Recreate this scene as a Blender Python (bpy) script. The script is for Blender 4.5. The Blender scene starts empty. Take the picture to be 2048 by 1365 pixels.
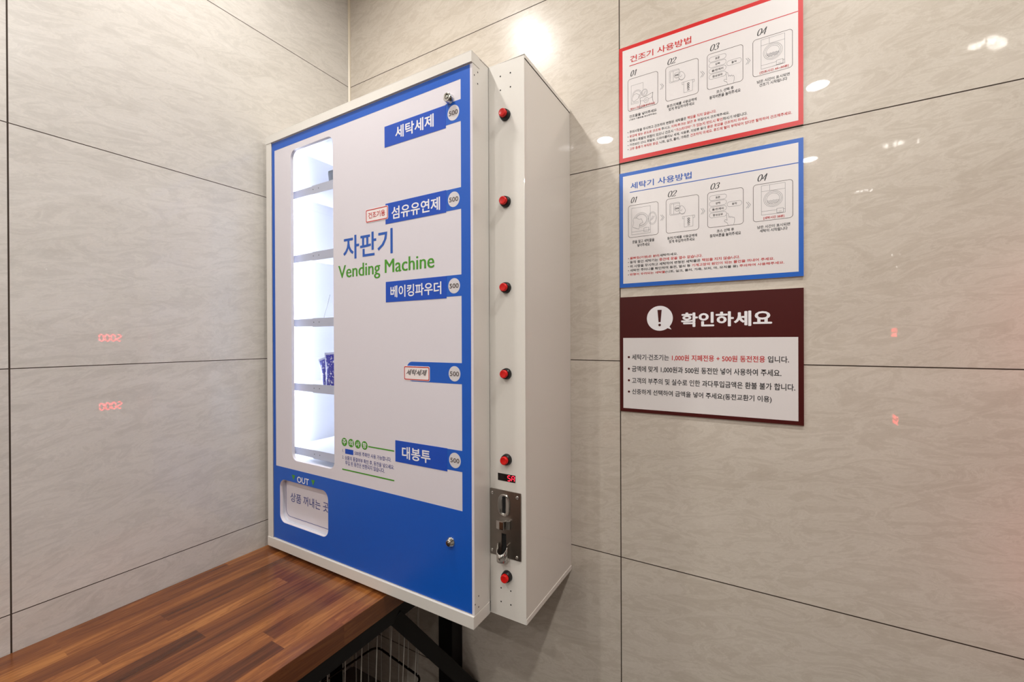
import bpy, bmesh, math, random
from mathutils import Vector, Matrix
from mathutils.geometry import tessellate_polygon
random.seed(7)
SC = bpy.context.scene
COL = SC.collection

# ------------------------------------------------------------------ camera, world, exposure
CAM = Vector((1.57642, -1.28244, 1.46565))
yaw, pitch, roll, FPX = -0.52333, -0.00273, -0.00406, 844.678
cam_data = bpy.data.cameras.new('camera')
cam_data.sensor_width = 36.0
cam_data.lens = FPX / 2048 * 36.0
cam_data.clip_start = 0.02
cam = bpy.data.objects.new('camera', cam_data)
COL.objects.link(cam)
fw = Vector((math.sin(yaw) * math.cos(pitch), math.cos(yaw) * math.cos(pitch), math.sin(pitch)))
rt = Vector((math.cos(yaw), -math.sin(yaw), 0))
up = rt.cross(fw)
rt, up = rt * math.cos(roll) + up * math.sin(roll), -rt * math.sin(roll) + up * math.cos(roll)
cam.matrix_world = Matrix(((rt.x, up.x, -fw.x, CAM.x), (rt.y, up.y, -fw.y, CAM.y), (rt.z, up.z, -fw.z, CAM.z), (0, 0, 0, 1)))
SC.camera = cam

world = bpy.data.worlds.new('world')
SC.world = world
world.use_nodes = True
world.node_tree.nodes['Background'].inputs[0].default_value = (0.9, 0.95, 1.0, 1)
world.node_tree.nodes['Background'].inputs[1].default_value = 0.02

SC.view_settings.view_transform = 'Standard'
SC.view_settings.look = 'None'
SC.view_settings.exposure = 0.0
SC.view_settings.gamma = 1.0
SC.view_settings.use_curve_mapping = False

DOWNLIGHT_STRENGTH = 1000.0
DOWNLIGHT_COLOR = (1.0, 0.97, 0.935)
TUBE_STRENGTH = 80.0
TUBE_COLOR = (0.85, 0.91, 1.0)

# ------------------------------------------------------------------ materials
def lin(c):
    return tuple((v / 255 / 12.92) if v / 255 <= 0.04045 else ((v / 255 + 0.055) / 1.055) ** 2.4 for v in c)

def mat(name, rgb, rough=0.5, metal=0.0, spec=0.5, emit=None, estr=0.0, coat=0.0, noise=0.0, nscale=30.0, bump=0.0):
    m = bpy.data.materials.new(name)
    m.use_nodes = True
    nt = m.node_tree
    b = nt.nodes['Principled BSDF']
    c = lin(rgb) + (1,)
    b.inputs['Base Color'].default_value = c
    b.inputs['Roughness'].default_value = rough
    b.inputs['Metallic'].default_value = metal
    b.inputs['Specular IOR Level'].default_value = spec
    b.inputs['Coat Weight'].default_value = coat
    b.inputs['Coat Roughness'].default_value = 0.025
    if emit:
        b.inputs['Emission Color'].default_value = tuple(emit) + (1,)
        b.inputs['Emission Strength'].default_value = estr
    if noise or bump:
        tc = nt.nodes.new('ShaderNodeTexCoord')
        nz = nt.nodes.new('ShaderNodeTexNoise')
        nz.inputs['Scale'].default_value = nscale
        nz.inputs['Detail'].default_value = 4
        nt.links.new(tc.outputs['Object'], nz.inputs['Vector'])
        if noise:
            mx = nt.nodes.new('ShaderNodeMix')
            mx.data_type = 'RGBA'
            mx.inputs[6].default_value = tuple(v * (1 - noise) for v in c[:3]) + (1,)
            mx.inputs[7].default_value = tuple(min(1, v * (1 + noise)) for v in c[:3]) + (1,)
            nt.links.new(nz.outputs['Fac'], mx.inputs[0])
            nt.links.new(mx.outputs[2], b.inputs['Base Color'])
        if bump:
            bp = nt.nodes.new('ShaderNodeBump')
            bp.inputs['Strength'].default_value = bump
            bp.inputs['Distance'].default_value = 0.001
            nt.links.new(nz.outputs['Fac'], bp.inputs['Height'])
            nt.links.new(bp.outputs['Normal'], b.inputs['Normal'])
    return m

class NT:
    """small node helper"""
    def __init__(s, m):
        s.nt = m.node_tree
    def n(s, t, **kw):
        nd = s.nt.nodes.new(t)
        for k, v in kw.items():
            setattr(nd, k, v)
        return nd
    def put(s, sock, v):
        if isinstance(v, bpy.types.NodeSocket):
            s.nt.links.new(v, sock)
        else:
            sock.default_value = v
    def m(s, op, a, b=0.0, c=0.0):
        nd = s.n('ShaderNodeMath', operation=op)
        s.put(nd.inputs[0], a); s.put(nd.inputs[1], b); s.put(nd.inputs[2], c)
        return nd.outputs[0]
    def xyz(s, x, y, z):
        nd = s.n('ShaderNodeCombineXYZ')
        s.put(nd.inputs[0], x); s.put(nd.inputs[1], y); s.put(nd.inputs[2], z)
        return nd.outputs[0]
    def noise(s, vec, scale, detail=4, rough=0.55, dist=0.0):
        nd = s.n('ShaderNodeTexNoise')
        s.put(nd.inputs['Vector'], vec)
        nd.inputs['Scale'].default_value = scale
        nd.inputs['Detail'].default_value = detail
        nd.inputs['Roughness'].default_value = rough
        nd.inputs['Distortion'].default_value = dist
        return nd.outputs['Fac']
    def ramp(s, fac, stops):
        nd = s.n('ShaderNodeValToRGB')
        s.put(nd.inputs[0], fac)
        e = nd.color_ramp.elements
        while len(e) < len(stops):
            e.new(0.5)
        for i, (p, c) in enumerate(stops):
            e[i].position = p
            e[i].color = tuple(c) + (1,)
        return nd.outputs[0]
    def mix(s, fac, a, b, blend='MIX'):
        nd = s.n('ShaderNodeMix', data_type='RGBA', blend_type=blend)
        s.put(nd.inputs[0], fac); s.put(nd.inputs[6], a); s.put(nd.inputs[7], b)
        return nd.outputs[2]

def tile_material(name, axis, u0, W, v0, H, gu, gv, slant, light, dark, grout):
    """large polished stone-look porcelain tiles; axis = which world axis runs along the wall"""
    m = bpy.data.materials.new(name)
    m.use_nodes = True
    k = NT(m)
    b = m.node_tree.nodes['Principled BSDF']
    tc = k.n('ShaderNodeTexCoord')
    sp = k.n('ShaderNodeSeparateXYZ')
    k.put(sp.inputs[0], tc.outputs['Object'])
    u, v = sp.outputs[axis], sp.outputs[2]
    du = k.m('DIVIDE', k.m('SUBTRACT', u, u0), W)
    dv = k.m('DIVIDE', k.m('SUBTRACT', v, v0), H)
    def line(d, size, half):
        f = k.m('ABSOLUTE', k.m('SUBTRACT', k.m('FRACT', k.m('ADD', d, 0.5)), 0.5))
        return k.m('LESS_THAN', k.m('MULTIPLY', f, size), half)
    gm = k.m('MAXIMUM', line(du, W, gu), line(dv, H, gv))
    wn = k.n('ShaderNodeTexWhiteNoise', noise_dimensions='2D')
    k.put(wn.inputs['Vector'], k.xyz(k.m('FLOOR', du), k.m('FLOOR', dv), 0.0))
    rnd = wn.outputs['Value']
    s2 = k.m('ADD', v, k.m('MULTIPLY', u, slant))          # veins run along the tile, tilted a little
    off = k.m('MULTIPLY', rnd, 37.0)
    broad = k.noise(k.xyz(k.m('MULTIPLY', u, 1.3), k.m('MULTIPLY', s2, 3.4), off), 1.7, 6, 0.62, 1.2)
    vein = k.noise(k.xyz(k.m('MULTIPLY', u, 4.2), k.m('MULTIPLY', s2, 12.5), off), 1.8, 9, 0.72, 2.4)
    fine = k.noise(k.xyz(k.m('MULTIPLY', u, 110.0), k.m('MULTIPLY', s2, 210.0), off), 1.0, 4, 0.7, 0.6)
    f = k.m('ADD', k.m('MULTIPLY', broad, 0.38), k.m('ADD', k.m('MULTIPLY', vein, 0.40), k.m('MULTIPLY', fine, 0.22)))
    f = k.m('ADD', f, k.m('MULTIPLY', k.m('SUBTRACT', rnd, 0.5), 0.05))
    col = k.ramp(f, [(0.30, lin(dark)), (0.52, tuple((a + c) / 2 for a, c in zip(lin(dark), lin(light)))), (0.70, lin(light))])
    ridge = k.m('POWER', k.m('SUBTRACT', 1.0, k.m('ABSOLUTE', k.m('MULTIPLY', k.m('SUBTRACT', vein, 0.53), 5.5))), 6.0)
    col = k.mix(k.m('MULTIPLY', k.m('MAXIMUM', ridge, 0.0), 0.22), col, lin((236, 230, 220)) + (1,))
    col = k.mix(gm, col, lin(grout) + (1,))
    k.put(b.inputs['Base Color'], col)
    k.put(b.inputs['Roughness'], k.m('ADD', 0.26, k.m('MULTIPLY', gm, 0.5)))
    b.inputs['Specular IOR Level'].default_value = 0.25
    k.put(b.inputs['Coat Weight'], k.m('MULTIPLY', k.m('SUBTRACT', 1.0, gm), 0.85))
    b.inputs['Coat Roughness'].default_value = 0.016
    bp = k.n('ShaderNodeBump')
    bp.inputs['Strength'].default_value = 0.05
    bp.inputs['Distance'].default_value = 0.0006
    k.put(bp.inputs['Height'], k.m('SUBTRACT', vein, k.m('MULTIPLY', gm, 3.0)))
    k.put(b.inputs['Normal'], bp.outputs['Normal'])
    return m

def wood_material():
    """butcher block of long staves running along Y"""
    m = bpy.data.materials.new('acacia_butcher_block')
    m.use_nodes = True
    k = NT(m)
    b = m.node_tree.nodes['Principled BSDF']
    tc = k.n('ShaderNodeTexCoord')
    sp = k.n('ShaderNodeSeparateXYZ')
    k.put(sp.inputs[0], tc.outputs['Object'])
    x, y, z = sp.outputs[0], sp.outputs[1], sp.outputs[2]
    row = k.m('FLOOR', k.m('DIVIDE', k.m('ADD', x, 0.0205), 0.0535))
    w1 = k.n('ShaderNodeTexWhiteNoise', noise_dimensions='1D')
    k.put(w1.inputs['W'], k.m('ADD', row, 0.37))
    seg = k.m('FLOOR', k.m('DIVIDE', k.m('ADD', y, k.m('MULTIPLY', w1.outputs['Value'], 3.0)), 0.60))
    w2 = k.n('ShaderNodeTexWhiteNoise', noise_dimensions='2D')
    k.put(w2.inputs['Vector'], k.xyz(row, seg, 0.0))
    r = w2.outputs['Value']
    off = k.m('MULTIPLY', r, 61.0)
    g1 = k.noise(k.xyz(k.m('MULTIPLY', x, 26.0), k.m('MULTIPLY', y, 2.2), k.m('ADD', k.m('MULTIPLY', z, 26.0), off)), 1.0, 5, 0.6, 1.6)
    g2 = k.noise(k.xyz(k.m('MULTIPLY', x, 190.0), k.m('MULTIPLY', y, 7.0), k.m('ADD', k.m('MULTIPLY', z, 190.0), off)), 1.0, 4, 0.65, 0.3)
    f = k.m('ADD', k.m('MULTIPLY', r, 0.38), k.m('ADD', k.m('MULTIPLY', g1, 0.62), k.m('MULTIPLY', g2, 0.30)))
    col = k.ramp(f, [(0.34, lin((54, 28, 17))), (0.54, lin((98, 55, 31))), (0.72, lin((130, 77, 40))), (0.94, lin((168, 110, 57)))])
    rings = k.m('SINE', k.m('MULTIPLY', g1, 46.0))
    col = k.mix(k.m('MULTIPLY', k.m('MAXIMUM', rings, 0.0), 0.26), col, lin((84, 43, 23)) + (1,))
    fx = k.m('ABSOLUTE', k.m('SUBTRACT', k.m('FRACT', k.m('ADD', k.m('DIVIDE', k.m('ADD', x, 0.0205), 0.0535), 0.5)), 0.5))
    col = k.mix(k.m('MULTIPLY', k.m('LESS_THAN', fx, 0.012), 0.35), col, lin((60, 30, 16)) + (1,))
    k.put(b.inputs['Base Color'], col)
    k.put(b.inputs['Roughness'], k.m('ADD', 0.15, k.m('MULTIPLY', g2, 0.14)))
    b.inputs['Specular IOR Level'].default_value = 0.5
    bp = k.n('ShaderNodeBump')
    bp.inputs['Strength'].default_value = 0.25
    bp.inputs['Distance'].default_value = 0.0006
    k.put(bp.inputs['Height'], g2)
    k.put(b.inputs['Normal'], bp.outputs['Normal'])
    return m

def glass_material(name, tint, ior=1.45):
    m = bpy.data.materials.new(name)
    m.use_nodes = True
    k = NT(m)
    nt = m.node_tree
    nt.nodes.remove(nt.nodes['Principled BSDF'])
    tr = k.n('ShaderNodeBsdfTransparent'); tr.inputs[0].default_value = tint
    gl = k.n('ShaderNodeBsdfGlossy'); gl.inputs['Roughness'].default_value = 0.02
    lw = k.n('ShaderNodeLayerWeight')
    fr = k.m('ADD', 0.04, k.m('MULTIPLY', 0.9, k.m('POWER', lw.outputs['Facing'], 5.0)))
    mx = k.n('ShaderNodeMixShader')
    k.put(mx.inputs[0], fr); k.put(mx.inputs[1], tr.outputs[0]); k.put(mx.inputs[2], gl.outputs[0])
    k.put(nt.nodes['Material Output'].inputs[0], mx.outputs[0])
    return m

LIGHT, DARK, GROUT = (217, 208, 195), (186, 175, 160), (58, 46, 37)
M = dict(
    tile_left=tile_material('stone_tile_side', 1, -1.0033, 1.2183, 1.4, 0.6, 0.0016, 0.0012, -0.16, (220, 216, 210), (189, 184, 176), GROUT),
    tile_back=tile_material('stone_tile_rear', 0, 1.2183, 1.2183, 1.4, 0.6, 0.0016, 0.0014, -0.14, LIGHT, DARK, GROUT),
    plaster=mat('white_plaster', (226, 222, 216), 0.8, noise=0.03),
    floor=mat('grey_floor_tile', (104, 98, 92), 0.35, noise=0.08, nscale=6),
    corner=mat('ivory_corner_trim', (212, 200, 178), 0.4, noise=0.03),
    wood=wood_material(),
    steel_white=mat('powder_coated_white_steel', (225, 221, 213), 0.30, coat=0.8, noise=0.012, nscale=180, bump=0.03),
    vinyl_white=mat('white_vinyl_film', (221, 216, 222), 0.33, noise=0.012, nscale=220),
    vinyl_blue=mat('blue_vinyl_film', (14, 88, 190), 0.36, noise=0.03, nscale=260),
    vinyl_deep=mat('deep_blue_vinyl_film', (10, 74, 184), 0.34, noise=0.02, nscale=260),
    vinyl_green=mat('green_vinyl_film', (70, 150, 32), 0.4),
    ink_white=mat('white_ink', (238, 236, 238), 0.4),
    ink_blue=mat('blue_ink', (30, 88, 178), 0.4),
    ink_navy=mat('navy_ink', (50, 62, 140), 0.45),
    ink_black=mat('black_ink', (34, 32, 34), 0.45),
    ink_brown=mat('brown_grey_ink', (82, 70, 64), 0.45),
    ink_grey=mat('grey_line_ink', (112, 112, 116), 0.45),
    ink_red=mat('red_ink', (196, 32, 32), 0.45),
    coin=mat('silver_coin_print', (214, 210, 212), 0.35, noise=0.05, nscale=90),
    sticker=mat('white_sticker_paper', (238, 228, 226), 0.4),
    board=mat('white_foam_board_print', (226, 221, 219), 0.32, noise=0.01, nscale=200),
    board_red=mat('red_board_print', (206, 34, 34), 0.32, noise=0.02, nscale=200),
    board_blue=mat('blue_board_print', (22, 94, 190), 0.32, noise=0.02, nscale=200),
    board_maroon=mat('maroon_board_print', (72, 16, 13), 0.40, spec=0.3, noise=0.04, nscale=240),
    board_edge=mat('pale_foam_board_edge', (206, 198, 188), 0.6),
    chrome=mat('polished_chrome', (206, 204, 200), 0.10, metal=1.0, noise=0.02),
    brushed=mat('brushed_steel_plate', (150, 143, 136), 0.30, metal=1.0, noise=0.06, nscale=60),
    black=mat('black_plastic', (16, 17, 17), 0.38, noise=0.05),
    hole=mat('dark_hole', (9, 8, 8), 0.9),
    red_cap=mat('red_plastic_cap', (214, 18, 14), 0.28, noise=0.03),
    led_red=mat('red_led_segment', (255, 20, 40), 0.5, emit=(1.0, 0.02, 0.05), estr=2.6),
    screen=mat('dark_led_window', (20, 14, 14), 0.2, noise=0.05),
    frame_black=mat('black_painted_steel', (9, 9, 9), 0.5, spec=0.3, noise=0.1, nscale=80, bump=0.08),
    wire=mat('galvanised_wire', (176, 172, 164), 0.35, metal=0.25, noise=0.05),
    wire_dark=mat('dark_wire_rim', (56, 46, 38), 0.24, metal=1.0, noise=0.05),
    liner=mat('white_display_liner', (236, 238, 244), 0.5, noise=0.01),
    shelf=mat('white_shelf_steel', (200, 202, 212), 0.5, spec=0.25, noise=0.02),
    tube=mat('cool_led_tube', (255, 255, 255), 0.5, emit=TUBE_COLOR, estr=TUBE_STRENGTH),
    lens=mat('downlight_lens', (255, 250, 240), 0.5, emit=DOWNLIGHT_COLOR, estr=DOWNLIGHT_STRENGTH),
    bezel=mat('grey_bezel_ring', (120, 122, 124), 0.5, noise=0.02),
    diffuser=mat('downlight_outer_diffuser', (255, 250, 240), 0.5, emit=DOWNLIGHT_COLOR, estr=DOWNLIGHT_STRENGTH * 0.12),
    trimring=mat('white_downlight_rim', (225, 225, 222), 0.4, noise=0.02),
    pouch_blue=mat('glossy_blue_pouch_film', (30, 34, 165), 0.4, spec=0.2),
    pouch_dark=mat('dark_teal_pouch_film', (6, 15, 26), 0.5, spec=0.1, noise=0.3, nscale=60),
    pouch_edge=mat('pale_pouch_seal', (196, 204, 236), 0.3, noise=0.05),
    glass=glass_material('clear_acrylic', (0.98, 0.985, 1.0, 1)),
    appliance=mat('stainless_appliance_panel', (176, 176, 174), 0.12, metal=1.0, noise=0.04, nscale=40),
    appliance_dark=mat('dark_door_glass', (18, 20, 24), 0.04, noise=0.05),
)

def speckle(m, rgb, scale, lo):
    """small white print marks on the sachet film"""
    k = NT(m)
    b = m.node_tree.nodes['Principled BSDF']
    tc = k.n('ShaderNodeTexCoord')
    f = k.noise(tc.outputs['Object'], scale, 2, 0.5, 0.5)
    col = k.ramp(f, [(lo, tuple(b.inputs['Base Color'].default_value)[:3]), (lo + 0.02, lin(rgb))])
    k.put(b.inputs['Base Color'], col)
speckle(M['pouch_blue'], (225, 228, 245), 150.0, 0.60)

# ------------------------------------------------------------------ mesh helpers
class MB:
    def __init__(s):
        s.v, s.f, s.mi, s.sm = [], [], [], []
    def add(s, vs, fs, mi=0, smooth=False):
        o = len(s.v)
        s.v += [tuple(p) for p in vs]
        for f in fs:
            s.f.append(tuple(i + o for i in f)); s.mi.append(mi); s.sm.append(smooth)
    def box(s, x0, x1, y0, y1, z0, z1, mi=0):
        vs = [(x, y, z) for x in (x0, x1) for y in (y0, y1) for z in (z0, z1)]
        s.add(vs, [(0, 1, 3, 2), (4, 6, 7, 5), (0, 4, 5, 1), (2, 3, 7, 6), (0, 2, 6, 4), (1, 5, 7, 3)], mi)
    def prism(s, loops, a0, a1, fn, mi=0, side_mi=None):
        """loops: outer + holes in 2-D; fn(p, a) -> 3-D; a0 is the face looked at"""
        side_mi = mi if side_mi is None else side_mi
        flat = [p for l in loops for p in l]
        tri = tessellate_polygon([[Vector((p[0], p[1], 0)) for p in l] for l in loops])
        n = len(flat)
        vs = [fn(p, a0) for p in flat] + [fn(p, a1) for p in flat]
        fr, bk, sd = [], [], []
        for t in tri:
            (ax, ay), (bx, by), (cx, cy) = (flat[i] for i in t)
            ar = (bx - ax) * (cy - ay) - (cx - ax) * (by - ay)
            t = tuple(t) if ar > 0 else tuple(reversed(t))
            fr.append(t); bk.append(tuple(i + n for i in reversed(t)))
        o = 0
        for li, l in enumerate(loops):
            m = len(l)
            area = sum(l[i][0] * l[(i + 1) % m][1] - l[(i + 1) % m][0] * l[i][1] for i in range(m))
            ccw = (area > 0) == (li == 0)
            for i in range(m):
                a, b = o + i, o + (i + 1) % m
                sd.append((b, a, a + n, b + n) if ccw else (a, b, b + n, a + n))
            o += m
        base = len(s.v)
        s.v += [tuple(p) for p in vs]
        for grp, k in ((fr, mi), (bk, mi), (sd, side_mi)):
            for f in grp:
                s.f.append(tuple(i + base for i in f)); s.mi.append(k); s.sm.append(False)
    def plate(s, loops, y0, y1, mi=0, side_mi=None):            # XZ outline, front at y0 (towards the room, -Y)
        s.prism(loops, y0, y1, lambda p, a: (p[0], a, p[1]), mi, side_mi)
    def flat_xy(s, loops, z0, z1, mi=0):                        # XY outline, top at z0
        s.prism(loops, z0, z1, lambda p, a: (p[0], p[1], a), mi)
    def tube(s, path, r, seg=8, mi=0, cap=True, closed=False):
        path = [Vector(p) for p in path]
        n = len(path)
        rings = []
        prev = None
        for i, p in enumerate(path):
            if closed:
                t = (path[(i + 1) % n] - path[i - 1]).normalized()
            else:
                t = (path[min(i + 1, n - 1)] - path[max(i - 1, 0)]).normalized()
            ref = prev if prev is not None else (Vector((0, 0, 1)) if abs(t.z) < 0.9 else Vector((1, 0, 0)))
            a = (ref - t * ref.dot(t)).normalized()
            prev = a
            b = t.cross(a)
            rings.append([p + (a * math.cos(q) + b * math.sin(q)) * r for q in (2 * math.pi * j / seg for j in range(seg))])
        vs = [q for rg in rings for q in rg]
        fs = []
        for i in range(n if closed else n - 1):
            i2 = (i + 1) % n
            for j in range(seg):
                j2 = (j + 1) % seg
                fs.append((i * seg + j, i * seg + j2, i2 * seg + j2, i2 * seg + j))
        s.add(vs, fs, mi, True)
        if cap and not closed:
            s.add(rings[0], [tuple(reversed(range(seg)))], mi); s.add(rings[-1], [tuple(range(seg))], mi)
    def lathe(s, c, prof, axis='y', seg=32, mi=0, mis=None):
        """prof: (radius, distance outwards along -Y, or down along -Z); first/last radius 0 closes it"""
        vs, fs, fm = [], [], []
        for (r, d) in prof:
            for j in range(seg):
                q = 2 * math.pi * j / seg
                if axis == 'y':
                    vs.append((c[0] + r * math.cos(q), c[1] - d, c[2] + r * math.sin(q)))
                elif axis == 'x':
                    vs.append((c[0] - d, c[1] - r * math.cos(q), c[2] + r * math.sin(q)))
                else:
                    vs.append((c[0] + r * math.cos(q), c[1] - r * math.sin(q), c[2] - d))
        for i in range(len(prof) - 1):
            for j in range(seg):
                j2 = (j + 1) % seg
                fs.append((i * seg + j, i * seg + j2, (i + 1) * seg + j2, (i + 1) * seg + j)); fm.append(mis[i] if mis else mi)
        o = len(s.v)
        s.v += vs
        for f, k in zip(fs, fm):
            s.f.append(tuple(i + o for i in f)); s.mi.append(k); s.sm.append(True)
    def stroke(s, pts, w, y, mi=0, closed=False, nib=None):
        """flat ink line on the XZ plane at depth y"""
        P = [Vector((p[0], p[1])) for p in pts]
        n = len(P)
        for i in range(n if closed else n - 1):
            a, b = P[i], P[(i + 1) % n]
            d = b - a
            if d.length < 1e-7:
                continue
            d.normalize()
            ww = w if nib is None else nib + (w - nib) * abs(d.y) ** 1.5
            nn = Vector((-d.y, d.x)) * ww / 2
            e = d * min(ww, w) * 0.35
            q = [a - e - nn, b + e - nn, b + e + nn, a - e + nn]
            yy = y - (i % 3) * 0.00003
            s.add([(p.x, yy, p.y) for p in q], [(0, 1, 2, 3)], mi)
    def disc(s, x, z, r, y, mi=0, seg=20, rz=None):
        s.add([(x + r * math.cos(2 * math.pi * j / seg), y, z + (rz or r) * math.sin(2 * math.pi * j / seg)) for j in range(seg)], [tuple(range(seg))], mi)
    def rect(s, x0, x1, z0, z1, y, mi=0):
        s.add([(x0, y, z0), (x1, y, z0), (x1, y, z1), (x0, y, z1)], [(0, 1, 2, 3)], mi)
    def fill(s, pts, y, mi=0):
        tri = tessellate_polygon([[Vector((p[0], p[1], 0)) for p in pts]])
        s.add([(p[0], y, p[1]) for p in pts], [t if (pts[t[1]][0] - pts[t[0]][0]) * (pts[t[2]][1] - pts[t[0]][1]) - (pts[t[2]][0] - pts[t[0]][0]) * (pts[t[1]][1] - pts[t[0]][1]) > 0 else tuple(reversed(t)) for t in tri], mi)

def obj(name, mb, mats, parent=None, bevel=0.0, segs=2, smooth_fix=False):
    me = bpy.data.meshes.new(name)
    me.from_pydata(mb.v, [], mb.f)
    for m in (mats if isinstance(mats, (list, tuple)) else [mats]):
        me.materials.append(m)
    for p, k, sm in zip(me.polygons, mb.mi, mb.sm):
        p.material_index = k
        p.use_smooth = sm
    me.update()
    o = bpy.data.objects.new(name, me)
    COL.objects.link(o)
    if parent:
        o.parent = parent
        o.matrix_parent_inverse = Matrix.Identity(4)
        # every builder works in world metres: undo the parents' offsets
        w = Vector((0, 0, 0)); q = parent
        while q:
            w += q.location; q = q.parent
        o.location = -w
    if bevel:
        b = o.modifiers.new('bevel', 'BEVEL')
        b.width = bevel; b.segments = segs; b.limit_method = 'ANGLE'; b.angle_limit = math.radians(50)
        b.use_clamp_overlap = True
    return o

def tag(o, label, cat, group=None):
    o['label'] = label; o['category'] = cat
    if group:
        o['group'] = group
    return o

def thing(name, label, cat, loc, group=None):
    o = bpy.data.objects.new(name, None)
    COL.objects.link(o)
    o.location = loc
    o.empty_display_size = 0.05
    return tag(o, label, cat, group)

def struct(name, mb, mats, bevel=0.0):
    o = obj(name, mb, mats, bevel=bevel)
    o['kind'] = 'structure'
    return o

def rrect(x0, x1, z0, z1, r, n=8):
    out = []
    for cx, cz, a0 in ((x1 - r, z0 + r, -90), (x1 - r, z1 - r, 0), (x0 + r, z1 - r, 90), (x0 + r, z0 + r, 180)):
        for i in range(n + 1):
            a = math.radians(a0 + 90 * i / n)
            out.append((cx + r * math.cos(a), cz + r * math.sin(a)))
    return out

def rect2(x0, x1, z0, z1):
    return [(x0, z0), (x1, z0), (x1, z1), (x0, z1)]

def mm(*a):
    return [v / 1000 for v in a]

def write(mb, segs, x0, x1, z0, z1, y, bold=0.0, shear=0.0):
    """lettering: segs = [(string, material slot)], ink box x0..x1, z0..z1 in mm, on the plane at depth y"""
    if isinstance(segs, str):
        segs = [(segs, 0)]
    cu = bpy.data.curves.new('lettering', 'FONT')
    cu.body = ''.join(t for t, _ in segs)
    cu.offset = min(bold, 0.010)
    cu.shear = shear
    cu.resolution_u = 3
    nm = max(k for _, k in segs) + 1
    for i in range(nm):
        cu.materials.append(M['ink_black'])
    i = 0
    for t, k in segs:
        for _ in t:
            cu.body_format[i].material_index = k
            i += 1
    o = bpy.data.objects.new('lettering', cu)
    COL.objects.link(o)
    dg = bpy.context.evaluated_depsgraph_get()
    me = bpy.data.meshes.new_from_object(o.evaluated_get(dg))
    vs = [v.co for v in me.vertices]
    ax, bx = min(v.x for v in vs), max(v.x for v in vs)
    az, bz = min(v.y for v in vs), max(v.y for v in vs)
    x0, x1, z0, z1 = mm(x0, x1, z0, z1)
    kx, kz = (x1 - x0) / (bx - ax), (z1 - z0) / (bz - az)
    e = max(0.0, bold - 0.010)                      # heavier strokes: the same lettering printed again a hair to each side
    passes = [(0, 0, 0)] if e == 0 else [(-e, 0, 0), (e, 0, 1), (0, e * 0.7, 2), (0, -e * 0.7, 3)]
    for ox, oz, lv in passes:
        pts = [(x0 + (v.x - ax + ox) * kx, y - lv * 0.00003, z0 + (v.y - az + oz) * kz) for v in vs]
        off = len(mb.v)
        mb.v += pts
        for p in me.polygons:
            f = list(p.vertices)
            n = (Vector(pts[f[1]]) - Vector(pts[f[0]])).cross(Vector(pts[f[2]]) - Vector(pts[f[0]]))
            if n.y > 0:
                f.reverse()
            mb.f.append(tuple(i + off for i in f)); mb.mi.append(p.material_index); mb.sm.append(False)
    bpy.data.objects.remove(o); bpy.data.meshes.remove(me); bpy.data.curves.remove(cu)

# ------------------------------------------------------------------ the room
RX, RY, RZ = 3.05, -5.4, 3.10
b = MB(); b.box(-0.08, 0.0, RY, 0.08, 0, RZ); struct('wall_left', b, M['tile_left'])
b = MB(); b.box(0.0, RX, 0.0, 0.08, 0, RZ); struct('wall_back', b, M['tile_back'])
b = MB(); b.box(RX, RX + 0.08, RY, 0.08, 0, RZ); struct('wall_right', b, M['plaster'])
b = MB(); b.box(-0.08, RX + 0.08, RY - 0.08, RY, 0, RZ); struct('wall_front', b, M['floor'])
b = MB(); b.box(-0.08, RX + 0.08, RY - 0.08, 0.08, -0.05, 0.0); struct('floor', b, M['floor'])
b = MB(); b.box(-0.08, RX + 0.08, RY - 0.08, 0.08, RZ, RZ + 0.05); struct('ceiling', b, M['plaster'])
b = MB()
b.flat_xy([[(0.0005, -0.0005), (0.0005, -0.008), (0.0015, -0.009), (0.007, -0.004), (0.0085, -0.0005)]], RZ - 0.001, 0.0)
struct('trim_1', b, M['corner'])

# ------------------------------------------------------------------ ceiling downlights
def downlight(x, y):
    t = thing('ceiling_downlight', 'round recessed downlight in the white ceiling, mirrored in the polished tiles', 'ceiling light', (x, y, RZ), 'ceiling downlights')
    b = MB(); b.lathe((x, y, RZ), [(0.036, 0.004), (0.037, 0.009), (0.0425, 0.009), (0.0435, 0.004)], 'z', 40); obj('bezel_ring', b, M['bezel'], t)
    b = MB(); b.lathe((x, y, RZ), [(0.060, 0.003), (0.0605, 0.008), (0.070, 0.006), (0.072, 0.0005)], 'z', 40); obj('trim_ring', b, M['trimring'], t)
    b = MB(); b.lathe((x, y, RZ), [(0.0435, 0.0055), (0.060, 0.005)], 'z', 40); obj('outer_diffuser', b, M['diffuser'], t)
    b = MB(); b.lathe((x, y, RZ), [(0.0001, 0.006), (0.0362, 0.0055)], 'z', 40); obj('lens', b, M['lens'], t)
    return t
first = downlight(0.535, -0.77)
def dup(root, loc, label=None):
    r = root.copy(); COL.objects.link(r); r.location = loc
    if label:
        r['label'] = label
    for ch in list(root.children):
        c = ch.copy(); COL.objects.link(c); c.parent = r
        for g in ch.children:
            d = g.copy(); COL.objects.link(d); d.parent = c
    return r
for x, y in ((1.94, -0.77), (0.515, -2.09), (1.925, -2.06), (0.53, -3.40), (2.0, -3.40), (0.53, -4.7), (2.0, -4.7)):
    dup(first, (x, y, RZ))

# ------------------------------------------------------------------ vending machine
YC, YF, YD = -0.3124, -0.3925, -0.3885        # button column, lip of the door box, door face
X0, X1, XD = 0.029, 1.0565, 0.9455
Z0, Z1 = 0.7195, 2.2085
vm = thing('vending_machine', 'white and blue wall-hung vending machine with a lit window and a column of red buttons', 'vending machine', (X0, -0.001, Z0))

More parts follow.
